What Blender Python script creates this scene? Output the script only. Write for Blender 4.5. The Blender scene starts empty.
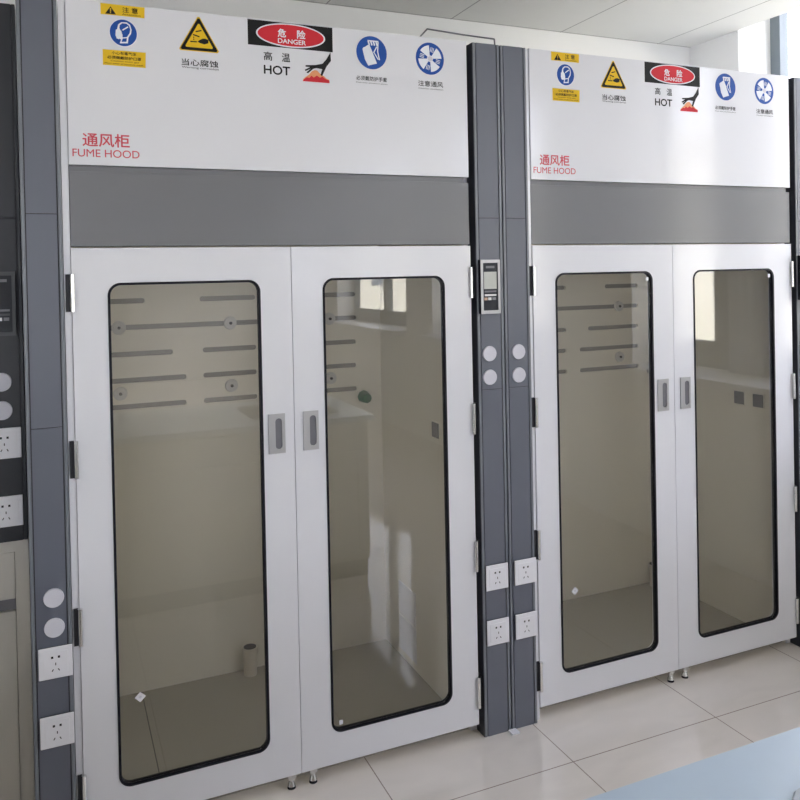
import bpy, bmesh, math, random
from mathutils import Matrix, Vector
random.seed(4)
S = bpy.context.scene
COL = S.collection
PI = math.pi

# ------------------------------------------------------------------ camera
cam_d = bpy.data.cameras.new('camera')
cam = bpy.data.objects.new('camera', cam_d); COL.objects.link(cam)
yaw, pitch, roll = 0.4078, 0.0114, -0.0198
F = Vector((math.sin(yaw), math.cos(yaw), 0)); R = Vector((math.cos(yaw), -math.sin(yaw), 0)); U = Vector((0, 0, 1))
F, U = F*math.cos(pitch) - U*math.sin(pitch), U*math.cos(pitch) + F*math.sin(pitch)
R, U = R*math.cos(roll) + U*math.sin(roll), U*math.cos(roll) - R*math.sin(roll)
cam.matrix_world = Matrix(((R.x, U.x, -F.x, 0.0787), (R.y, U.y, -F.y, -2.4031), (R.z, U.z, -F.z, 1.592), (0, 0, 0, 1)))
cam_d.sensor_width = 36; cam_d.lens = 36*802.73/800; cam_d.shift_y = -(400-281.23)/800
cam_d.clip_start = 0.02; cam_d.clip_end = 200
S.camera = cam

# ------------------------------------------------------------------ sky, sun, exposure
w = bpy.data.worlds.new('sky'); S.world = w; w.use_nodes = True
bg = w.node_tree.nodes['Background']; bg.inputs[0].default_value = (0.88, 0.895, 1.02, 1); bg.inputs[1].default_value = 2.6
sun_d = bpy.data.lights.new('sun', 'SUN'); sun_d.energy = 4.2; sun_d.angle = 0.01; sun_d.color = (1, 0.95, 0.88)
sun = bpy.data.objects.new('sun', sun_d); COL.objects.link(sun)
sun.rotation_euler = Vector((0.80, 0.25, -0.62)).to_track_quat('-Z', 'Y').to_euler()
S.view_settings.view_transform = 'Standard'; S.view_settings.look = 'None'
S.view_settings.gamma = 1; S.view_settings.use_curve_mapping = False
S.view_settings.exposure = 1.86
S.cycles.max_bounces = 12; S.cycles.diffuse_bounces = 6; S.cycles.transparent_max_bounces = 16
S.cycles.caustics_reflective = False; S.cycles.caustics_refractive = False
S.cycles.sample_clamp_indirect = 6

# window openings in the right wall, the second one added: (y0, y1)
XW, XO = 3.30, 3.60
ZS, ZC = 1.01, 2.786
ZH = 3.0   # window heads, hidden above the ceiling line
YB = 1.0
WINS = [(-1.50, 0.66), (-4.30, -2.45), (-7.00, -4.90), (-9.70, -7.60)]  # the second opening is unseen, added to give light
YF, XL = -10.2, -3.6
XP = -0.10; X5 = -2.0
YFW = -6.4   # front wall left of the aisle; its unseen window is added for fill light
for a, b in WINS:
    ld = bpy.data.lights.new('window_portal', 'AREA'); ld.shape = 'RECTANGLE'
    ld.size = ZH-ZS; ld.size_y = b-a; ld.cycles.is_portal = True
    lo = bpy.data.objects.new('window_portal', ld); COL.objects.link(lo)
    lo.location = (XO+0.06, (a+b)/2, (ZS+ZH)/2); lo.rotation_euler = (0, PI/2, 0)

ld = bpy.data.lights.new('window_portal', 'AREA'); ld.shape = 'RECTANGLE'; ld.size = 1.65; ld.size_y = 1.7; ld.cycles.is_portal = True
lo = bpy.data.objects.new('window_portal', ld); COL.objects.link(lo)
lo.location = ((X5+XP-0.25)/2, YFW-0.24, 1.75); lo.rotation_euler = (PI/2, 0, 0)

# ------------------------------------------------------------------ materials
MATS = {}
def mat(name, col, rough=0.5, metal=0.0, spec=0.5, coat=0.0, coat_r=0.05, noise=0.0, nscale=30):
    if name in MATS: return MATS[name]
    m = bpy.data.materials.new(name); m.use_nodes = True
    nt = m.node_tree; p = nt.nodes['Principled BSDF']
    p.inputs['Base Color'].default_value = (*col, 1); p.inputs['Roughness'].default_value = rough
    p.inputs['Metallic'].default_value = metal; p.inputs['Specular IOR Level'].default_value = spec
    p.inputs['Coat Weight'].default_value = coat; p.inputs['Coat Roughness'].default_value = coat_r
    if noise:
        tc = nt.nodes.new('ShaderNodeTexCoord'); n = nt.nodes.new('ShaderNodeTexNoise')
        n.inputs['Scale'].default_value = nscale; n.inputs['Detail'].default_value = 4
        nt.links.new(tc.outputs['Object'], n.inputs['Vector'])
        mx = nt.nodes.new('ShaderNodeMix'); mx.data_type = 'RGBA'
        mx.inputs[6].default_value = (*[c*(1-noise) for c in col], 1); mx.inputs[7].default_value = (*[min(1, c*(1+noise)) for c in col], 1)
        nt.links.new(n.outputs['Fac'], mx.inputs[0]); nt.links.new(mx.outputs[2], p.inputs['Base Color'])
    MATS[name] = m; return m
def glass_mat(name, tint, ior=1.5, rough=0.0):
    m = bpy.data.materials.new(name); m.use_nodes = True; nt = m.node_tree; nt.nodes.clear()
    out = nt.nodes.new('ShaderNodeOutputMaterial'); mix = nt.nodes.new('ShaderNodeMixShader')
    tr = nt.nodes.new('ShaderNodeBsdfTransparent'); tr.inputs[0].default_value = (*tint, 1)
    gl = nt.nodes.new('ShaderNodeBsdfGlossy'); gl.inputs['Roughness'].default_value = rough
    fr = nt.nodes.new('ShaderNodeFresnel'); geo = nt.nodes.new('ShaderNodeNewGeometry')
    mp = nt.nodes.new('ShaderNodeMix'); mp.data_type = 'FLOAT'
    mp.inputs[2].default_value = ior; mp.inputs[3].default_value = 1/ior
    nt.links.new(geo.outputs['Backfacing'], mp.inputs[0]); nt.links.new(mp.outputs[0], fr.inputs['IOR'])
    nt.links.new(fr.outputs[0], mix.inputs[0]); nt.links.new(tr.outputs[0], mix.inputs[1]); nt.links.new(gl.outputs[0], mix.inputs[2])
    nt.links.new(mix.outputs[0], out.inputs['Surface'])
    MATS[name] = m; return m
def grid_mat(name, col, line, px, py, x0, y0, lw, rough, noise, spec=0.5):
    """floor or ceiling tiles: joints every px, py metres from x0, y0"""
    m = bpy.data.materials.new(name); m.use_nodes = True; nt = m.node_tree; p = nt.nodes['Principled BSDF']
    N = nt.nodes.new; Lk = nt.links.new
    geo = N('ShaderNodeNewGeometry'); sep = N('ShaderNodeSeparateXYZ'); Lk(geo.outputs['Position'], sep.inputs[0])
    def joint(sock, pitch, off):
        a = N('ShaderNodeMath'); a.operation = 'SUBTRACT'; Lk(sock, a.inputs[0]); a.inputs[1].default_value = off
        b = N('ShaderNodeMath'); b.operation = 'PINGPONG'; Lk(a.outputs[0], b.inputs[0]); b.inputs[1].default_value = pitch/2
        c = N('ShaderNodeMath'); c.operation = 'LESS_THAN'; Lk(b.outputs[0], c.inputs[0]); c.inputs[1].default_value = lw/2
        return c.outputs[0]
    jm = N('ShaderNodeMath'); jm.operation = 'MAXIMUM'
    Lk(joint(sep.outputs[0], px, x0), jm.inputs[0]); Lk(joint(sep.outputs[1], py, y0), jm.inputs[1])
    mp = N('ShaderNodeMapping'); mp.inputs['Scale'].default_value = (1.0, 2.2, 1.0); Lk(geo.outputs['Position'], mp.inputs[0])
    n = N('ShaderNodeTexNoise'); n.inputs['Scale'].default_value = 3.0; n.inputs['Detail'].default_value = 7; n.inputs['Distortion'].default_value = 1.2
    Lk(mp.outputs[0], n.inputs['Vector'])
    c1 = N('ShaderNodeMix'); c1.data_type = 'RGBA'
    c1.inputs[6].default_value = (*[c*(1-noise) for c in col], 1); c1.inputs[7].default_value = (*[c*(1+noise) for c in col], 1)
    Lk(n.outputs['Fac'], c1.inputs[0])
    c2 = N('ShaderNodeMix'); c2.data_type = 'RGBA'; c2.inputs[7].default_value = (*line, 1)
    Lk(jm.outputs[0], c2.inputs[0]); Lk(c1.outputs[2], c2.inputs[6]); Lk(c2.outputs[2], p.inputs['Base Color'])
    p.inputs['Roughness'].default_value = rough; p.inputs['Specular IOR Level'].default_value = spec
    MATS[name] = m; return m

white = mat('white_enamel', (0.745, 0.75, 0.79), 0.30, coat=0.6, coat_r=0.10)
grey = mat('grey_enamel', (0.122, 0.133, 0.166), 0.38)
grey_l = mat('grey_edge', (0.17, 0.185, 0.21), 0.32)
grey_m = mat('grey_board', (0.155, 0.157, 0.170), 0.38, coat=0.25, coat_r=0.15)
dark = mat('dark_gap', (0.02, 0.02, 0.025), 0.6)
char = mat('charcoal_shaded', (0.020, 0.023, 0.028), 0.45)  # bench hood's dark paint, deepened to carry its shade; plain on the plinth
rubber = mat('black_rubber', (0.008, 0.008, 0.014), 0.6, spec=0.25)
chrome = mat('chrome', (0.75, 0.75, 0.74), 0.18, metal=1.0)
steel = mat('brushed_steel', (0.48, 0.48, 0.49), 0.35, metal=0.7)
slotm = mat('handle_recess', (0.16, 0.16, 0.18), 0.4)
plastic = mat('white_plastic', (0.80, 0.80, 0.84), 0.3)
plastic_g = mat('pale_grey_plastic', (0.62, 0.62, 0.68), 0.45, noise=0.05, nscale=300)
liner = mat('beige_liner', (0.83, 0.805, 0.725), 0.35)
slit = mat('slot_grey', (0.30, 0.29, 0.27), 0.5)
dia = mat('grey_disc', (0.62, 0.62, 0.62), 0.4)
lcd = mat('lcd_grey', (0.42, 0.44, 0.41), 0.2)
scr = mat('display_black', (0.035, 0.038, 0.045), 0.5, spec=0.2)
silver = mat('silver_frame', (0.40, 0.40, 0.42), 0.35, metal=0.4)
silver_d = mat('dull_grey_frame', (0.07, 0.075, 0.08), 0.5)
redk = mat('orange_key', (0.42, 0.26, 0.18), 0.4)
yel = mat('sign_yellow', (0.80, 0.52, 0.02), 0.45, spec=0.2)
blk = mat('sign_black', (0.012, 0.012, 0.012), 0.45, spec=0.2)
blue = mat('sign_blue', (0.02, 0.085, 0.36), 0.45, spec=0.2)
wht = mat('sign_white', (0.80, 0.82, 0.88), 0.45, spec=0.2)
red = mat('sign_red', (0.64, 0.03, 0.045), 0.45, spec=0.2)
redt = mat('letter_red', (0.62, 0.06, 0.09), 0.45)
orange = mat('sign_orange', (0.80, 0.33, 0.14), 0.45)
wallm = mat('wall_white', (0.86, 0.86, 0.85), 0.6, noise=0.02, nscale=4)
frame_m = mat('window_frame_grey', (0.16, 0.19, 0.22), 0.35)
green = mat('green_knob', (0.005, 0.13, 0.05), 0.35)
benchtop = mat('blue_grey_worktop', (0.45, 0.55, 0.66), 0.35, noise=0.02)
cabin = mat('cabinet_beige', (0.56, 0.54, 0.49), 0.4)
cream = mat('cream_render', (0.80, 0.76, 0.64), 0.9, noise=0.03, nscale=0.5)
bglass = mat('dark_window', (0.10, 0.13, 0.16), 0.1)
ground_m = mat('asphalt', (0.20, 0.20, 0.19), 0.9, noise=0.1, nscale=1)
pipe_m = mat('pale_pipe', (0.62, 0.58, 0.50), 0.4)
light_patch_m = mat('painted_light', (0.80, 0.82, 0.90), 0.4)
tint = glass_mat('tinted_glass', (0.975, 0.965, 0.94), 1.7)
clear = glass_mat('clear_glass', (0.97, 0.98, 0.98), 1.45)
floor_m = grid_mat('floor_tiles', (0.76, 0.705, 0.655), (0.32, 0.255, 0.23), 0.603, 1.206, 0.982, -0.25, 0.0036, 0.05, 0.10, 0.9)
ceil_m = grid_mat('ceiling_tiles', (0.72, 0.72, 0.69), (0.30, 0.30, 0.29), 0.62, 1.24, 2.457, 0.99-0.0, 0.006, 0.7, 0.02)

# ------------------------------------------------------------------ mesh helper
class MB:
    def __init__(s): s.bm = bmesh.new(); s.ms = []
    def slot(s, m):
        if m not in s.ms: s.ms.append(m)
        return s.ms.index(m)
    def face(s, vs, mi, smooth=False):
        try: f = s.bm.faces.new(vs)
        except ValueError: return None
        f.material_index = mi; f.smooth = smooth; return f
    def box(s, x0, x1, y0, y1, z0, z1, m, bev=0.0):
        mi = s.slot(m)
        if bev <= 0:
            v = [s.bm.verts.new((x, y, z)) for x in (x0, x1) for y in (y0, y1) for z in (z0, z1)]
            for a in ((0, 1, 3, 2), (4, 6, 7, 5), (0, 4, 5, 1), (2, 3, 7, 6), (0, 2, 6, 4), (1, 5, 7, 3)): s.face([v[i] for i in a], mi)
        else:
            b = bmesh.new(); bmesh.ops.create_cube(b, size=1)
            for v in b.verts: v.co = Vector(((x0+x1)/2+v.co.x*(x1-x0), (y0+y1)/2+v.co.y*(y1-y0), (z0+z1)/2+v.co.z*(z1-z0)))
            bmesh.ops.bevel(b, geom=list(b.edges), offset=bev, segments=2, affect='EDGES', profile=0.5)
            s.merge(b, mi)
        return s
    def merge(s, b, mi, M=None, smooth=False):
        mp = {}
        for v in b.verts: mp[v] = s.bm.verts.new(M @ v.co if M else v.co)
        for f in b.faces: s.face([mp[v] for v in f.verts], mi, smooth)
        b.free()
    def prism(s, pts, y0, y1, m):
        """outline of (x, z) points between the planes y0 (front) and y1"""
        mi = s.slot(m)
        a = [s.bm.verts.new((x, y0, z)) for x, z in pts]; b = [s.bm.verts.new((x, y1, z)) for x, z in pts]
        s.face(a, mi); s.face(list(reversed(b)), mi)
        n = len(pts)
        for i in range(n): s.face([a[i], b[i], b[(i+1) % n], a[(i+1) % n]], mi)
        return s
    def ring(s, x0, x1, z0, z1, inner, y0, y1, m):
        """slab with a hole; inner = outline from rrect, four corners from bottom left anticlockwise"""
        mi = s.slot(m); n = len(inner)//4
        oc = [(x0, z0), (x1, z0), (x1, z1), (x0, z1)]
        L = []
        for y in (y0, y1):
            o = [s.bm.verts.new((x, y, z)) for x, z in oc]; i_ = [s.bm.verts.new((x, y, z)) for x, z in inner]
            L.append((o, i_))
            for c in range(4):
                for k in range(n-1): s.face([o[c], i_[c*n+k+1], i_[c*n+k]], mi)
                s.face([o[c], o[(c+1) % 4], i_[((c+1) % 4)*n], i_[c*n+n-1]], mi)
        (o, i_), (o2, j_) = L
        for c in range(4): s.face([o[c], o2[c], o2[(c+1) % 4], o[(c+1) % 4]], mi)
        t = len(inner)
        for k in range(t): s.face([i_[k], i_[(k+1) % t], j_[(k+1) % t], j_[k]], mi)
        return s
    def band(s, A, B, y0, y1, m):
        """closed band between outlines A (outer) and B (inner) with equal point counts"""
        mi = s.slot(m); n = len(A)
        V = [[s.bm.verts.new((x, y, z)) for x, z in P] for y in (y0, y1) for P in (A, B)]
        a, b, a2, b2 = V
        for k in range(n):
            j = (k+1) % n
            s.face([a[k], a[j], b[j], b[k]], mi); s.face([a2[k], b2[k], b2[j], a2[j]], mi)
            s.face([a[k], a2[k], a2[j], a[j]], mi); s.face([b[k], b[j], b2[j], b2[k]], mi)
        return s
    def cyl(s, p0, p1, r, m, r2=None, seg=20):
        mi = s.slot(m); p0 = Vector(p0); p1 = Vector(p1); d = p1-p0
        b = bmesh.new(); bmesh.ops.create_cone(b, cap_ends=True, segments=seg, radius1=r, radius2=r if r2 is None else r2, depth=d.length)
        M = Matrix.Translation((p0+p1)/2) @ d.to_track_quat('Z', 'Y').to_matrix().to_4x4()
        sm = [len(f.verts) == 4 for f in b.faces]
        mp = {}
        for v in b.verts: mp[v] = s.bm.verts.new(M @ v.co)
        for f, q in zip(b.faces, sm):
            s.face([mp[v] if q else s.bm.verts.new(M @ v.co) for v in f.verts], mi, q)
        b.free(); return s
    def text(s, body, x0, x1, z0, z1, y, m, bold=0.0):
        if bold:
            k = bold*(z1-z0)*1.3
            for q, (dx, dz) in enumerate(((-k, 0), (k, 0), (0, k), (0, -k))): s.text(body, x0+dx, x1+dx, z0+dz, z1+dz, y-0.00003*q, m)
            return s
        cu = bpy.data.curves.new('letters', 'FONT'); cu.body = body; cu.size = 1; cu.offset = bold; cu.extrude = 0.0
        o = bpy.data.objects.new('letters', cu); COL.objects.link(o)
        dg = bpy.context.evaluated_depsgraph_get(); dg.update()
        me = bpy.data.meshes.new_from_object(o.evaluated_get(dg))
        mi = s.slot(m)
        xs = [v.co.x for v in me.vertices]; ys = [v.co.y for v in me.vertices]
        a, b, c, d = min(xs), max(xs), min(ys), max(ys)
        vs = [s.bm.verts.new((x0+(v.co.x-a)/(b-a)*(x1-x0), y, z0+(v.co.y-c)/(d-c)*(z1-z0))) for v in me.vertices]
        for p in me.polygons: s.face([vs[i] for i in p.vertices], mi)
        bpy.data.objects.remove(o); bpy.data.curves.remove(cu); bpy.data.meshes.remove(me)
        return s
    def mesh(s, name):
        bmesh.ops.recalc_face_normals(s.bm, faces=s.bm.faces)
        me = bpy.data.meshes.new(name); s.bm.to_mesh(me); s.bm.free()
        for m in s.ms: me.materials.append(m)
        return me
    def build(s, name, parent=None, label=None, cat=None, group=None, kind=None):
        o = bpy.data.objects.new(name, s.mesh(name)); COL.objects.link(o)
        return tag(o, label, cat, group, kind, parent)

def tag(o, label=None, cat=None, group=None, kind=None, parent=None):
    if label: o['label'] = label
    if cat: o['category'] = cat
    if group: o['group'] = group
    if kind: o['kind'] = kind
    if parent is not None: o.parent = parent
    return o
def empty(name, loc, label, cat, group=None):
    o = bpy.data.objects.new(name, None); COL.objects.link(o); o.location = loc; o.empty_display_size = 0.1
    return tag(o, label, cat, group)
def rrect(x0, x1, z0, z1, r, k=6):
    out = []
    for cx, cz, a0 in ((x0+r, z0+r, PI), (x1-r, z0+r, 1.5*PI), (x1-r, z1-r, 0), (x0+r, z1-r, PI/2)):
        for i in range(k+1):
            a = a0 + PI/2*i/k; out.append((cx+r*math.cos(a), cz+r*math.sin(a)))
    return out
def disc(cx, cz, rx, rz, n=40): return [(cx+rx*math.cos(2*PI*i/n), cz+rz*math.sin(2*PI*i/n)) for i in range(n)]
def stroke(p, q, w):
    dx, dz = q[0]-p[0], q[1]-p[1]; l = math.hypot(dx, dz); nx, nz = -dz/l*w/2, dx/l*w/2
    return [(p[0]+nx, p[1]+nz), (q[0]+nx, q[1]+nz), (q[0]-nx, q[1]-nz), (p[0]-nx, p[1]-nz)]

# ------------------------------------------------------------------ the room
MB().box(XL-0.2, XO, YFW-0.2, YB+0.2, -0.1, 0, floor_m).box(XP-0.05, XO, YF-0.2, YFW-0.2, -0.1, 0, floor_m).build('floor', kind='structure')
MB().box(XL-0.2, XW, YFW-0.2, YB+0.2, ZC, ZC+0.12, ceil_m).box(XP-0.05, XW, YF-0.2, YFW-0.2, ZC, ZC+0.12, ceil_m).build('ceiling', kind='structure')
MB().box(XL-0.2, XO, YB, YB+0.2, 0, ZC, wallm).build('wall_back', kind='structure')
fw = MB().box(XP-0.05, XO, YF-0.2, YF, 0, ZC, wallm).box(XP-0.05, XP+0.15, YF, YFW, 0, ZC, wallm)
fw.box(XL-0.2, XP-0.05, YFW-0.2, YFW, 0, 0.9, wallm).box(XL-0.2, XP-0.05, YFW-0.2, YFW, 2.6, ZC, wallm)
fw.box(XL-0.2, X5, YFW-0.2, YFW, 0.9, 2.6, wallm).box(XP-0.25, XP-0.05, YFW-0.2, YFW, 0.9, 2.6, wallm)
fw.build('wall_front', kind='structure')
f = MB()
for c in (X5, (X5+XP-0.25)/2-0.03, XP-0.31): f.box(c, c+0.06, YFW-0.14, YFW-0.08, 0.9, 2.6, frame_m)
for z in (0.9, 2.54): f.box(X5, XP-0.25, YFW-0.14, YFW-0.08, z, z+0.06, frame_m)
f5 = f.build('window_5', kind='structure')  # window out of view, added to light the hood fronts
MB().box(X5+0.06, XP-0.31, YFW-0.115, YFW-0.107, 0.96, 2.54, clear).build('pane', parent=f5)  # pane of the added unseen window
MB().box(XL-0.2, XL, YFW, YB, 0, ZC, wallm).build('wall_left', kind='structure')
wr = MB().box(XW, XO, YF, YB, 0, ZS-0.04, wallm)
e = YB
for a, b in WINS:
    wr.box(XW, XO, b, e, ZS-0.04, ZH, wallm); e = a
wr.box(XW, XO, YF, e, ZS-0.04, ZH, wallm)
wr.box(XW, XO, YF, YB, ZH, ZH+0.1, wallm).box(XW, XW+0.02, YF, YB, ZC+0.12, ZH, wallm)
wr.build('wall_right', kind='structure')
for i, (a, b) in enumerate(WINS):
    MB().box(XW-0.16, XO-0.01, a, b, ZS-0.04, ZS, plastic, 0.004).build('trim_%d' % (i+1), kind='structure')
    x0, x1 = XO-0.08, XO-0.02
    f = MB()
    f.box(x0, x1, a, a+0.06, ZS, ZH, frame_m).box(x0, x1, b-0.06, b, ZS, ZH, frame_m)
    f.box(x0, x1, a+0.06, b-0.06, ZS, ZS+0.15, frame_m).box(x0, x1, a+0.06, b-0.06, ZH-0.05, ZH, frame_m)
    n = 2 if b-a > 2.15 else 2
    muls = [(-1.05, -0.84), (-0.06, 0.0)] if i == 0 else [((a+b)/2-0.05, (a+b)/2+0.05)]
    for c, d_ in muls: f.box(x0-0.01, x1, c, d_, ZS+0.15, ZH-0.05, frame_m)
    wo = f.build('window_%d' % (i+1), kind='structure')
    MB().box(x0+0.025, x0+0.033, a+0.06, b-0.06, ZS+0.15, ZH-0.05, clear).build('pane', parent=wo)

# outside: the cream building across the yard, and the yard
MB().box(XO+0.3, 60, -60, 60, -3.4, -3.3, ground_m).build('ground', kind='structure')
bo = empty('building', (12.0, -10, -3.3), 'cream rendered building across the yard, mirrored in the right hood door', 'building')
m = MB()
m.box(0, 8, -24, 22, 0, 7.35, cream); m.box(-0.25, 8.2, -24.2, 22.2, 7.35, 7.62, cream)
m.build('facade', bo)
for k in range(9):
    for z in (1.0, 4.4):
        y = -23+k*5.0
        wb = MB().box(-0.05, 0.02, y, y+1.1, z, z+1.4, frame_m).build('window', bo)
        MB().box(-0.06, -0.05, y+0.06, y+0.52, z+0.07, z+1.33, bglass).box(-0.06, -0.05, y+0.58, y+1.04, z+0.07, z+1.33, bglass).build('pane', wb)

# ------------------------------------------------------------------ signs, drawn in hood coordinates (x from the hood's left side, z up)
Y0 = 0.0
def yl(k): return Y0-0.0005*k
def sign_panel(m, pts, k, mt): m.prism(pts, yl(k), Y0+0.0002 if k == 1 else yl(k-1), mt)
def respirator(par):
    m = MB()
    m.prism([(.218, 2.333), (.336, 2.333), (.337, 2.364), (.218, 2.364)], yl(1), Y0, yel)
    m.prism([(.230, 2.3355), (.259, 2.3355), (.2445, 2.357)], yl(2), yl(1), blk)
    m.prism([(.2433, 2.342), (.2457, 2.342), (.2462, 2.3515), (.2428, 2.3515)], yl(3), yl(2), yel)
    m.prism(disc(.2445, 2.339, .0014, .0014, 8), yl(3), yl(2), yel)
    m.text('注 意', .276, .318, 2.3435, 2.3585, yl(2), blk, 0.01); m.text('Attention', .275, .325, 2.336, 2.341, yl(2), blk)
    m.build('warning_sign', par, label='yellow notice strip with black triangle')
    m = MB()
    m.prism(disc(.2775, 2.2855, .0385, .0395), yl(1), Y0, wht); m.prism(disc(.2775, 2.2855, .0365, .0375), yl(2), yl(1), blue)
    m.prism([(.267, 2.255), (.271, 2.266), (.265, 2.269), (.262, 2.272), (.261, 2.297), (.264, 2.308), (.272, 2.315), (.287, 2.316), (.296, 2.310), (.300, 2.296), (.298, 2.284), (.291, 2.274), (.289, 2.257)], yl(3), yl(2), wht)
    m.prism([(.271, 2.258), (.275, 2.268), (.275, 2.280), (.267, 2.298), (.268, 2.306), (.275, 2.312), (.286, 2.312), (.293, 2.307), (.296, 2.296), (.294, 2.286), (.287, 2.275), (.285, 2.261)], yl(4), yl(3), blue)
    m.prism([(.257, 2.292), (.264, 2.296), (.272, 2.290), (.274, 2.279), (.265, 2.266), (.259, 2.268), (.256, 2.277)], yl(5), yl(4), wht)
    m.prism(stroke((.275, 2.2925), (.2905, 2.3035), .0035), yl(5), yl(4), wht)
    m.prism(stroke((.272, 2.270), (.289, 2.273), .003), yl(5), yl(4), wht); m.prism(stroke((.268, 2.257), (.289, 2.259), .004), yl(5), yl(4), wht)
    m.build('mandatory_sign', par, label='round blue sign of a head wearing a respirator')
    m = MB()
    m.prism([(.221, 2.191), (.336, 2.191), (.337, 2.235), (.221, 2.235)], yl(1), Y0, yel)
    m.text('小心有毒气体', .245, .311, 2.2225, 2.2315, yl(2), blk, 0.012)
    m.text('必须佩戴防护口罩', .233, .324, 2.2095, 2.2185, yl(2), blk, 0.012)
    m.text('Caution toxic gas', .242, .318, 2.2015, 2.2065, yl(2), blk); m.text('Must wear protective mask', .226, .330, 2.194, 2.199, yl(2), blk)
    m.build('notice', par, label='yellow notice with black writing')
def corrosion(par):
    m = MB()
    def tri(s_):
        cx, cz = .4885, 2.287
        P = [(.4885, 2.351), (.4345, 2.2555), (.5425, 2.2555)]
        out = []
        for i, p in enumerate(P):
            q, r_ = P[i-1], P[(i+1) % 3]
            for t in ((q, .13), (q, .05), (p, 0), (r_, .05), (r_, .13)):
                if t[1] == 0: continue
                out.append((p[0]+(t[0][0]-p[0])*t[1], p[1]+(t[0][1]-p[1])*t[1]))
        return [(cx+(x-cx)*s_, cz+(z-cz)*s_) for x, z in out]
    m.prism(tri(1.12), yl(1), Y0, yel); m.prism(tri(1.04), yl(2), yl(1), blk); m.prism(tri(0.77), yl(3), yl(2), yel)
    m.prism([(.488, 2.284), (.498, 2.290), (.506, 2.291), (.516, 2.288), (.515, 2.278), (.503, 2.274), (.49, 2.277), (.484, 2.280)], yl(4), yl(3), blk)
    for p, q in (((.479, 2.309), (.496, 2.314)), ((.471, 2.300), (.490, 2.295)), ((.463, 2.279), (.482, 2.2795))): m.prism(stroke(p, q, .0035), yl(4), yl(3), blk)
    for z in (2.292, 2.286): m.prism(disc(.473, z, .0015, .0022, 8), yl(4), yl(3), blk)
    m.build('warning_sign', par, label='yellow triangle corrosion warning')
    MB().text('当心腐蚀', .437, .543, 2.2085, 2.228, yl(1), blk, 0.012).text('Warning corrosion', .437, .544, 2.199, 2.206, yl(1), blk, 0.005).build('caption', par)
def danger(par):
    m = MB()
    m.prism([(.6335, 2.287), (.902, 2.287), (.902, 2.3635), (.6335, 2.3635)], yl(1), Y0, blk)
    m.prism(disc(.768, 2.3255, .1095, .0365, 56), yl(2), yl(1), wht); m.prism(disc(.768, 2.3255, .1045, .0325, 56), yl(3), yl(2), red)
    m.text('危', .726, .751, 2.3185, 2.3435, yl(4), wht, 0.02); m.text('险', .787, .813, 2.3185, 2.3445, yl(4), wht, 0.02)
    m.text('DANGER', .726, .814, 2.300, 2.314, yl(4), wht, 0.02)
    m.build('danger_sign', par, label='black sign with red oval reading DANGER')
    MB().text('高', .681, .707, 2.244, 2.270, yl(1), blk, 0.01).text('温', .737, .763, 2.244, 2.270, yl(1), blk, 0.01).text('HOT', .681, .762, 2.203, 2.229, yl(1), blk, 0.024).build('caption', par)
    m = MB()
    m.prism([(.803, 2.190), (.804, 2.196), (.812, 2.203), (.822, 2.210), (.832, 2.222), (.841, 2.226), (.849, 2.226), (.859, 2.216), (.871, 2.210), (.879, 2.203), (.889, 2.199), (.888, 2.190)], yl(1), Y0, orange)
    m.prism([(.802, 2.189), (.806, 2.195), (.815, 2.202), (.824, 2.201), (.830, 2.208), (.838, 2.203), (.848, 2.210), (.858, 2.204), (.866, 2.208), (.876, 2.201), (.889, 2.197), (.889, 2.189)], yl(2), yl(1), red)
    m.prism([(.894, 2.286), (.895, 2.259), (.88, 2.24), (.865, 2.209), (.860, 2.213), (.866, 2.231), (.847, 2.233), (.837, 2.230), (.820, 2.215), (.814, 2.217), (.828, 2.229), (.812, 2.221), (.809, 2.2245), (.827, 2.2345), (.812, 2.2345), (.812, 2.239), (.843, 2.242), (.867, 2.248), (.880, 2.263)], yl(3), yl(1), blk)
    m.build('hot_hand_sign', par, label='black hand over red flames')
def gloves(par):
    m = MB()
    cx, cz = 1.0335, 2.2975
    m.prism(disc(cx, cz, .0525, .0530), yl(1), Y0, blue)
    m.prism([(1.002, 2.307), (1.005, 2.312), (1.012, 2.315), (1.020, 2.321), (1.026, 2.322), (1.034, 2.305), (1.044, 2.281), (1.051, 2.264), (1.036, 2.260), (1.021, 2.255), (1.010, 2.274), (1.006, 2.290)], yl(2), yl(1), wht)
    for x in (1.022, 1.031, 1.040, 1.049): m.prism(stroke((x, 2.334), (x+.004, 2.321), .005), yl(2), yl(1), wht)
    m.prism(stroke((1.020, 2.335), (1.057, 2.335), .004), yl(3), yl(2), wht)
    m.prism(stroke((1.056, 2.333), (1.054, 2.303), .0035), yl(3), yl(1), wht); m.prism(stroke((1.054, 2.303), (1.060, 2.276), .0035), yl(2), yl(1), wht)
    m.prism(stroke((1.051, 2.318), (1.040, 2.298), .0035), yl(4), yl(1), wht); m.prism(stroke((1.042, 2.298), (1.056, 2.277), .003), yl(2), yl(1), wht)
    m.build('mandatory_sign', par, label='round blue sign of two gloves')
    MB().text('必须戴防护手套', .979, 1.085, 2.207, 2.221, yl(1), blk, 0.012).text('Must wear protective gloves', .979, 1.086, 2.197, 2.2015, yl(1), blk, 0.004).build('caption', par)
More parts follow.
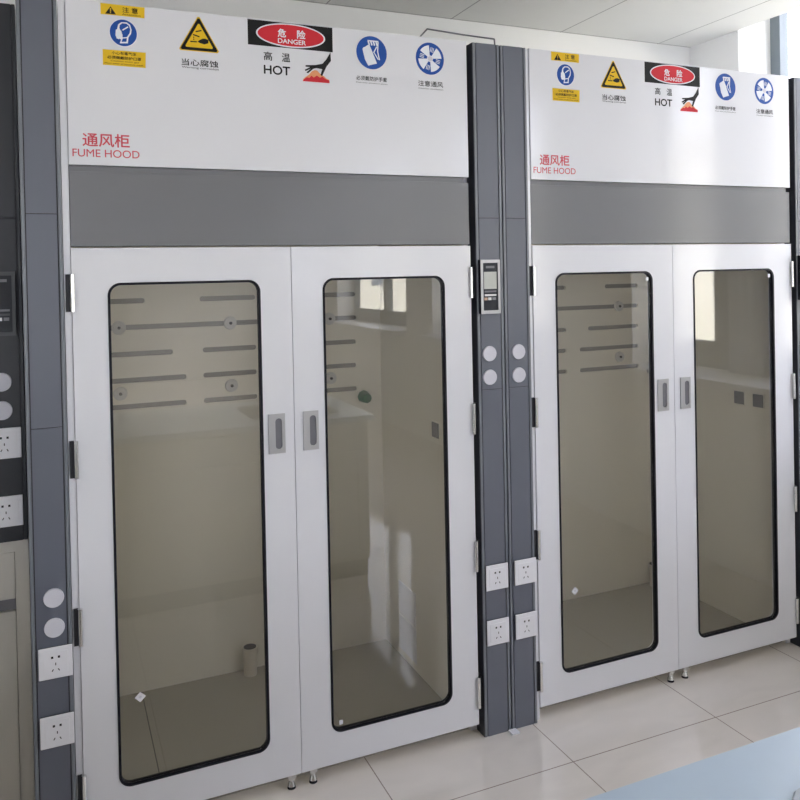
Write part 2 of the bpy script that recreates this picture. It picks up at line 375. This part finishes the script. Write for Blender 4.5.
def fan(par):
    m = MB()
    cx, cz = 1.2405, 2.2965
    m.prism(disc(cx, cz, .0515, .0530), yl(1), Y0, blue)
    for k in range(4):
        a0 = math.radians(30+90*k-26); a1 = math.radians(30+90*k+26)
        pts = [(cx+.009*math.cos(a0), cz+.009*math.sin(a0))]
        pts += [(cx+.0425*math.cos(a0+(a1-a0)*i/8), cz+.0435*math.sin(a0+(a1-a0)*i/8)) for i in range(9)]
        pts += [(cx+.009*math.cos(a1), cz+.009*math.sin(a1))]
        m.prism(pts, yl(2), yl(1), wht)
        for dz in (-.005, 0, .005):
            b = math.radians(75+90*k); ux, uz = math.cos(b), math.sin(b)
            p = (cx+.022*ux-dz*uz, cz+.022*uz+dz*ux); q = (cx+.038*ux-dz*uz, cz+.038*uz+dz*ux)
            m.prism(stroke(p, q, .002), yl(2), yl(1), wht)
    m.prism(disc(cx, cz, .0105, .0105, 20), yl(3), yl(1), wht); m.prism(disc(cx, cz, .0085, .0085, 20), yl(4), yl(3), plastic_g)
    m.build('mandatory_sign', par, label='round blue sign of a four-bladed fan')
    MB().text('注意通风', 1.196, 1.287, 2.204, 2.222, yl(1), blk, 0.012).text('Caution ventilation', 1.197, 1.287, 2.1945, 2.199, yl(1), blk, 0.004).build('caption', par)

# ------------------------------------------------------------------ hood fittings
def socket(par, cx, zc, yf):
    m = MB(); h = 0.043
    m.box(cx-h+0.001, cx+h-0.001, yf-0.006, yf, zc-h+0.001, zc+h-0.001, dark); m.box(cx-h, cx+h, yf-0.0092, yf-0.004, zc-h, zc+h, plastic, 0.002)
    m.box(cx-0.031, cx+0.031, yf-0.0100, yf-0.0085, zc-0.031, zc+0.031, plastic, 0.0006)
    for s in (-1, 1):
        m.box(cx+s*0.0085-0.0028, cx+s*0.0085+0.0028, yf-0.0104, yf-0.0098, zc+0.013, zc+0.019, blk)
    m.box(cx-0.0012, cx+0.0012, yf-0.0104, yf-0.0098, zc-0.006, zc+0.001, blk)
    for s in (-1, 1):
        m.prism(stroke((cx+s*0.006, zc-0.016), (cx+s*0.0095, zc-0.022), .0024), yf-0.0104, yf-0.0098, blk)
    m.build('power_socket', par)
def cap(par, cx, zc, yf, r=0.0265):
    MB().cyl((cx, yf+0.001, zc), (cx, yf-0.004, zc), r, plastic_g, r2=r-0.001, seg=36).build('round_cap', par)
def display(par, cx, z0, z1, yf, fr, lc):
    w2 = 0.0375
    m = MB()
    m.ring(cx-w2, cx+w2, z0, z1, rrect(cx-w2+.009, cx+w2-.009, z0+.011, z1-.011, .002, 2), yf-0.018, yf-0.014, fr)
    m.box(cx-w2, cx+w2, yf-0.014, yf, z0, z1, rubber)
    o = m.build('display_panel', par)
    x0, x1 = cx-w2+.009, cx+w2-.009
    m = MB().box(x0, x1, yf-0.0155, yf-0.0135, z0+.011, z1-.011, scr)
    zt = z1-.011
    m.box(x0+.004, x1-.004, yf-0.0160, yf-0.0154, zt-.088, zt-.030, lc)
    m.box(x0+.012, x1-.012, yf-0.0160, yf-0.0154, zt-.018, zt-.010, slotm)
    m.box(x0+.006, x1-.006, yf-0.0160, yf-0.0154, zt-.100, zt-.094, slotm)
    m.box(x0+.006, x1-.006, yf-0.0160, yf-0.0154, zt-.112, zt-.106, silver_d if fr is silver_d else steel)
    m.box(x0+.004, x0+.016, yf-0.0164, yf-0.0154, zt-.126, zt-.117, redk)
    m.box(x0+.019, x0+.031, yf-0.0164, yf-0.0154, zt-.126, zt-.117, steel)
    m.box(x1-.022, x1-.008, yf-0.0164, yf-0.0154, zt-.126, zt-.117, slotm)
    m.build('screen', o)
def post_mesh(x0, w, z0, z1, yf, yb, body, edge, seams):
    """profiled cover post: side strips, dark grooves, recessed centre boards with seams"""
    m = MB(); x1 = x0+w
    m.box(x0+0.002, x1-0.002, yf+0.004, yb, z0, z1, dark)
    for a, b in ((x0, x0+0.0095), (x1-0.0095, x1)): m.box(a, b, yf, yb, z0, z1, edge, 0.0015)
    zs = [z0]+[s for s in seams if z0 < s < z1]+[z1]
    for a, b in zip(zs, zs[1:]):
        m.box(x0+0.0125, x1-0.0125, yf+0.001, yf+0.01, a+(0.0012 if a > z0 else 0), b-(0.0012 if b < z1 else 0), body)
    return m

def make_hood(X, label, low_caps, knob_x, pipe_x, tag_x, light_patches, corner_tags):
    root = empty('fume_hood', (X, 0, 0), label, 'fume hood', 'white walk-in fume hoods')
    YP, ZT = -0.012, 2.363
    # posts
    pl = post_mesh(0.0025, 0.1020, 0, ZT, YP, 0.045, grey, grey_l, (1.185, 1.770)).build('post', root)
    pr_ = post_mesh(1.3955, 0.1020, 0, ZT, YP, 0.045, grey, grey_l, (1.185, 1.770)).build('post', root)
    for p, cx in ((pl, 0.0615), (pr_, 1.4485)):
        socket(p, cx, 0.544, YP); socket(p, cx, 0.356, YP)
    cc = (0.719, 0.637) if low_caps else (1.308, 1.2275)
    for z in cc: cap(pl, 0.0605 if low_caps else 0.0535, z, YP)
    for z in (1.308, 1.2275): cap(pr_, 1.4385, z, YP)
    display(pr_, 1.4385, 1.445, 1.628, YP, silver, lcd)
    MB().box(1.3938, 1.3954, YP+0.002, 0.045, 0.0, ZT-0.001, mat('navy_shade', (0.030, 0.033, 0.042), 0.5)).build('edge_shade', pr_)  # dark strip painting the shade on the post's left side
    # carcass
    MB().box(0.1065, 0.124, 0.004, 0.045, 0, ZT, white).box(0.1065, 0.128, 0.045, 0.885, 0, ZT, white).build('side_panel', root)
    MB().box(1.372, 1.3935, 0.045, 0.885, 0, ZT, white).build('side_panel', root)
    m = MB()
    m.box(0.128, 0.131, 0.05, 0.82, 0.0, 1.84, liner); m.box(1.369, 1.372, 0.05, 0.82, 0.0, 1.84, liner)
    m.box(0.131, 1.369, 0.05, 0.82, 1.84, 1.86, liner)
    m.build('inner_lining', root)
    MB().box(0.1065, 1.3935, 0.885, 0.90, 0, ZT, white).box(0.128, 1.372, 0.03, 0.885, ZT-0.02, ZT-0.001, white).build('rear_panel', root)
    # baffle with slots cut through
    m = MB(); xa, xb = 0.131, 1.369; y0, y1 = 0.81, 0.82; h = 0.0098
    rows = [(1.10, [(.20, .548), (.614, .829), (.905, 1.258)]), (1.20, [(.20, .550), (.614, .829), (.905, 1.258)]),
            (1.30, [(.20, .50), (.614, .829), (.956, 1.258)]), (1.402, [(.195, 1.262)]), (1.502, [(.20, .40), (.606, .829), (1.06, 1.260)])]
    m.box(xa, xb, y0, y1, 0, 1.05, liner); m.box(xa, xb, y0, y1, 1.552, 1.84, liner)
    zz = [1.05, 1.15, 1.25, 1.35, 1.452, 1.552]
    for (z, cells), za, zb in zip(rows, zz, zz[1:]):
        xs = [xa]+[(cells[i][1]+cells[i+1][0])/2 for i in range(len(cells)-1)]+[xb]
        for (c, d_), p, q in zip(cells, xs, xs[1:]):
            m.ring(p, q, za, zb, rrect(c, d_, z-h, z+h, h*0.98, 4), y0, y1, liner)
    bf = m.build('baffle', root)
    MB().box(xa, xb, 0.822, 0.83, 1.02, 1.60, slit).build('slot_backing', bf)
    for cx in (.303, .724, 1.140):
        for z in (1.402, 1.152):
            MB().cyl((cx, 0.81, z), (cx, 0.801, z), 0.026, dia, r2=0.024, seg=28).cyl((cx, 0.801, z), (cx, 0.795, z), 0.006, blk, seg=12).build('fixing_disc', bf)
    floor_shade_m = mat('floor_shade_grey', (0.40, 0.385, 0.33), 0.15)  # thin sheet over the tiles, coloured dark for the shade inside the hood
    MB().box(0.131, 0.3535, 0.06, 0.81, 0.0005, 0.003, floor_shade_m).box(0.3565, 1.369, 0.06, 0.81, 0.0005, 0.003, floor_shade_m).box(0.3535, 0.3565, 0.06, 0.81, 0.0005, 0.002, dark).build('floor_shade', root)
    # green outlet
    MB().cyl((knob_x, 0.81, 1.07), (knob_x, 0.775, 1.07), 0.010, steel).cyl((knob_x, 0.775, 1.07), (knob_x+.004, 0.735, 1.065), 0.027, green, r2=0.020, seg=8).build('outlet_knob', root, label='green knob')
    for y in (0.272, 0.168):
        MB().box(1.3655, 1.369, y-0.031, y+0.031, 0.973, 1.036, liner).box(1.363, 1.3655, y-0.027, y+0.027, 0.977, 1.032, slotm).build('cover_plate', root, label='dark square cover on the inner side')
    MB().cyl((pipe_x, 0.765, 0), (pipe_x, 0.765, 0.085), 0.026, pipe_m).cyl((pipe_x, 0.765, 0.085), (pipe_x, 0.765, 0.112), 0.031, pipe_m).cyl((pipe_x, 0.765, 0.110), (pipe_x, 0.765, 0.113), 0.025, blk).build('drain_pipe', root)
    if light_patches:  # pale slabs stand in for patches of light on the inner side
        MB().box(1.366, 1.369, 0.49, 0.655, 0.182, 0.315, light_patch_m).build('light_patch', root, label='upper patch of painted light on the inner side')
        MB().box(1.366, 1.369, 0.49, 0.655, 0.035, 0.176, light_patch_m).build('light_patch', root, label='lower patch of painted light on the inner side')
    # head boards
    MB().box(0.1255, 1.378, 0.0, 0.02, 1.908, ZT+0.004, white, 0.0012).build('top_panel', root)
    tp = [c for c in root.children if c.name.startswith('top_panel')][0]
    respirator(tp); corrosion(tp); danger(tp); gloves(tp); fan(tp)
    MB().text('通风柜', .163, .287, 1.9605, 1.9975, yl(1), redt, 0.015).text('FUME HOOD', .136, .3135, 1.931, 1.9525, yl(1), redt, 0.005).build('lettering', tp, label='red lettering FUME HOOD')
    MB().box(0.1255, 1.378, 0.004, 0.022, 1.681, 1.890, grey_m, 0.001).box(0.1255, 1.365, 0.010, 0.022, 1.8905, 1.9065, grey_m).build('middle_panel', root)
    # doors
    ZB, ZD = 0.044, 1.6765
    for k, (x0, x1, g0, g1, h0, h1, sx) in enumerate(((0.1255, 0.7515, 0.2185, 0.655, 0.670, 0.722, 0.702), (0.7535, 1.3785, 0.852, 1.279, 0.780, 0.829, 0.811))):
        g = rrect(g0, g1, 0.1405, 1.5775, 0.036, 8)
        d_ = MB().ring(x0, x1, ZB, ZD, g, 0.0, 0.03, white).build('door', root)
        gi = rrect(g0+0.0072, g1-0.0072, 0.1477, 1.5703, 0.029, 8)
        MB().band(g, gi, -0.0015, 0.018, rubber).build('gasket', d_)
        MB().prism(gi, 0.004, 0.009, tint).build('window_glass', d_)
        m = MB()
        m.ring(h0, h1, 1.045, 1.166, rrect(sx-0.0105, sx+0.0105, 1.058, 1.152, 0.0100, 6), -0.004, 0.0, steel)
        m.box(h0+0.002, h1-0.002, -0.001, 0.0005, 1.047, 1.164, slotm)
        m.build('handle', d_)
        s = 1 if k == 0 else -1
        hx = x0 if k == 0 else x1
        for z in (1.552, 1.0895, 0.622, 0.156):
            m = MB().cyl((hx+s*0.001, -0.006, z-0.052), (hx+s*0.001, -0.006, z+0.052), 0.0062, chrome, seg=14)
            m.box(min(hx-s*0.003, hx-s*0.016), max(hx-s*0.003, hx-s*0.016), -0.001, 0.0445, z-0.052, z+0.052, dark)
            m.build('hinge', d_)
        bx = 0.722 if k == 0 else 0.792
        MB().cyl((bx, 0.012, 0.012), (bx, 0.012, 0.048), 0.007, chrome).cyl((bx, 0.012, 0.0), (bx, 0.012, 0.008), 0.013, rubber, r2=0.012).cyl((bx, 0.012, 0.008), (bx, 0.012, 0.022), 0.013, chrome, r2=0.008).box(bx-0.012, bx+0.012, 0.002, 0.022, 0.030, 0.046, chrome, 0.003).build('floor_bolt', d_)
        if k == 0: MB().prism([(tag_x[0], tag_x[1]-0.015), (tag_x[0]+0.0155, tag_x[1]), (tag_x[0], tag_x[1]+0.015), (tag_x[0]-0.0155, tag_x[1])], 0.0030, 0.0040, plastic).prism([(tag_x[0], tag_x[1]-0.005), (tag_x[0]+0.005, tag_x[1]), (tag_x[0], tag_x[1]+0.005), (tag_x[0]-0.005, tag_x[1])], 0.0028, 0.0030, plastic_g).build('label_sticker', d_, label='small white diamond-shaped sticker')
        for (kk, tx, tz) in corner_tags:
            if kk == k: MB().prism(rrect(tx-0.006, tx+0.006, tz-0.007, tz+0.007, 0.002, 2), 0.0030, 0.0040, plastic).build('corner_sticker', d_)
    return root
make_hood(0.0, 'walk-in fume hood nearest the camera, glazed double doors, round caps low on its left post', True, 1.272, 0.765, (0.281, 0.388), True, [(1, 0.885, 0.169)])
make_hood(1.5, 'walk-in fume hood beside the window wall, glazed double doors, bright reflections on its top panel', False, 1.318, 1.300, (0.282, 0.429), False, [(0, 0.632, 1.548), (1, 1.256, 1.548)])

# ------------------------------------------------------------------ bench-top hood at the far left, with its base cabinet
bh = empty('fume_hood', (-1.503, 0.10, 0), 'dark bench-top fume hood at the left edge, shade painted into its colour, standing on a beige base cabinet', 'fume hood')
pR = post_mesh(1.3955, 0.1045, 0.856, 2.366, 0, 0.05, char, char, (1.160, 1.765)).build('post', bh)
pL = post_mesh(0.0, 0.1045, 0.856, 2.366, 0, 0.05, char, char, (1.160, 1.765)).build('post', bh)
for p, cx in ((pR, 1.4465), (pL, 0.053)):
    socket(p, cx, 1.135, 0.0); socket(p, cx, 0.944, 0.0)
    for z in (1.306, 1.226): cap(p, cx-0.004, z, 0.0)
display(pR, 1.4465, 1.436, 1.615, 0.0, silver_d, scr)
MB().box(0.106, 0.125, 0.05, 0.80, 0.856, 2.36, white).box(1.375, 1.394, 0.05, 0.80, 0.856, 2.36, white).box(0.106, 1.394, 0.80, 0.815, 0.856, 2.36, white).build('carcass', bh)
MB().box(0.106, 1.394, 0.012, 0.03, 1.91, 2.36, white, 0.001).build('top_panel', bh)
MB().box(0.106, 1.394, 0.014, 0.03, 1.68, 1.905, grey_m).build('middle_panel', bh)
MB().ring(0.112, 1.388, 0.95, 1.675, rrect(0.152, 1.348, 0.99, 1.635, 0.004, 2), 0.02, 0.034, steel).build('sash', bh)
MB().box(0.1525, 1.3475, 0.024, 0.029, 0.9905, 1.6345, clear).build('sash_glass', bh)
MB().box(0.126, 1.374, 0.05, 0.80, 0.856, 0.875, benchtop).build('worktop', bh)
MB().box(0.126, 1.374, 0.02, 0.048, 0.856, 0.945, char).build('front_rail', bh)
bc = empty('base_cabinet', (-1.503, 0.115, 0), 'beige base cabinet under the dark bench-top fume hood', 'cabinet')
MB().box(0, 0.02, 0, 0.7, 0, 0.855, cabin).box(1.48, 1.50, 0, 0.7, 0, 0.855, cabin).box(0.02, 1.48, 0.02, 0.7, 0.08, 0.855, cabin).box(0.02, 1.48, 0.0, 0.0195, 0.822, 0.855, cabin).box(1.465, 1.48, 0.004, 0.02, 0.02, 0.822, cabin).build('body', bc)
for k in range(3):
    a = 0.022+k*0.481; b = a+0.4795
    dr = MB().box(a, b, 0.003, 0.02, 0.688, 0.820, cabin, 0.001).build('drawer', bc)
    MB().box(a, b, 0.012, 0.02, 0.655, 0.688, slotm).build('finger_pull', dr)
    MB().box(a, b, 0.003, 0.02, 0.085, 0.652, cabin, 0.001).build('door', bc)

# ------------------------------------------------------------------ island bench in the foreground
ib = empty('lab_bench', (-1.9, -2.23, 0), 'long lab bench with a blue-grey worktop in the bottom right corner', 'bench')
m = MB(); W_, D_ = 3.50, 0.75
sx0, sx1, sy0, sy1 = 2.895, 3.36, 0.16, 0.63
z0, z1 = 0.825, 0.852
m.box(0, sx0, 0, D_, z0, z1, benchtop); m.box(sx1, W_, 0, D_, z0, z1, benchtop); m.box(sx0, sx1, 0, sy0, z0, z1, benchtop); m.box(sx0, sx1, sy1, D_, z0, z1, benchtop)
bmesh.ops.remove_doubles(m.bm, verts=m.bm.verts, dist=1e-5)
m.build('worktop', ib)
m = MB()
def vrect(x0, x1, y0, y1, r, z, k=4):
    return [(x, y, z) for x, y in rrect(x0, x1, y0, y1, r, k)]
mi = m.slot(mat('sink_rim', (0.40, 0.44, 0.50), 0.5)); mk = m.slot(rubber)
lo = [vrect(sx0-0.012, sx1+0.012, sy0-0.012, sy1+0.012, 0.05, z1+0.0005), vrect(sx0-0.010, sx1+0.010, sy0-0.010, sy1+0.010, 0.05, z1+0.004), vrect(sx0-0.002, sx1+0.002, sy0-0.002, sy1+0.002, 0.05, z1+0.004), vrect(sx0+0.001, sx1-0.001, sy0+0.001, sy1-0.001, 0.05, z1-0.006), vrect(sx0+0.030, sx1-0.030, sy0+0.030, sy1-0.030, 0.04, z1-0.20)]
rings = [[m.bm.verts.new(p) for p in q] for q in lo]
for i in range(4):
    n = len(rings[i])
    for k in range(n): m.face([rings[i][k], rings[i][(k+1) % n], rings[i+1][(k+1) % n], rings[i+1][k]], mi if i < 2 else mk, i > 1)
m.face(rings[-1], mk)
m.build('sink', ib)
m = MB().box(0.03, W_-0.03, 0.03, D_-0.02, 0.10, 0.60, cabin).box(0.03, W_-0.03, 0.06, D_-0.06, 0, 0.10, char)
m.box(0.03, 2.83, 0.03, D_-0.02, 0.60, z0, cabin); m.box(3.41, W_-0.03, 0.03, D_-0.02, 0.60, z0, cabin); m.box(2.83, 3.41, D_-0.05, D_-0.02, 0.60, z0, cabin); m.box(2.83, 3.41, 0.03, 0.06, 0.60, z0, cabin)
m.build('cabinet_body', ib)
for k in range(6):
    a = 0.05+k*0.570; b = a+0.555
    dr = MB().ring(a, b, 0.68, 0.812, rrect(a+0.03, b-0.03, 0.705, 0.787, 0.004, 2), D_-0.019, D_, cabin).box(a+0.03, b-0.03, D_-0.019, D_-0.006, 0.705, 0.787, cabin).build('drawer', ib)
    do = MB().ring(a, b, 0.11, 0.67, rrect(a+0.05, b-0.05, 0.16, 0.62, 0.006, 2), D_-0.019, D_, cabin).box(a+0.05, b-0.05, D_-0.019, D_-0.008, 0.16, 0.62, cabin).build('door', ib)

# ------------------------------------------------------------------ small things
m = MB(); mi = m.slot(mat('curtain_grey', (0.62, 0.66, 0.74), 0.8)); n = 30
V = []
for i in range(n+1):
    y = -0.86+0.36*i/n; x = 3.42+0.022*math.sin(i*PI/2.5)
    V.append([m.bm.verts.new((x+dx, y, z)) for dx in (0, 0.003) for z in (ZS+0.004, 2.93)])
for a, b in zip(V, V[1:]):
    for p, q in ((0, 1), (1, 3), (3, 2), (2, 0)): m.face([a[p], a[q], b[q], b[p]], mi, p in (0, 3))
for e_ in (V[0], V[-1]): m.face([e_[0], e_[1], e_[3], e_[2]], mi)
m.build('curtain', label='pale grey curtain in the window, mirrored at the right edge of the far glass door', cat='curtain')
m = MB()
P = [(1.243, 0.03, 2.3705), (1.275, 0.06, 2.412), (1.40, 0.06, 2.409), (1.53, 0.05, 2.405), (1.531, 0.03, 2.366)]
P = [(1.222, 0.06, 2.3715), (1.262, 0.06, 2.414), (1.40, 0.055, 2.406), (1.499, 0.02, 2.392), (1.4995, 0.018, 2.366)]
for a, b in zip(P, P[1:]): m.cyl(a, b, 0.0028, slotm, seg=10)
m.build('cable', label='thin dark cable looped over the tops of the two walk-in fume hoods', cat='cable')
MB().box(1.484, 1.514, -0.042, -0.0135, 0, 0.006, plastic, 0.001).build('shim', label='small white shim on the floor before the paired grey posts', cat='shim')
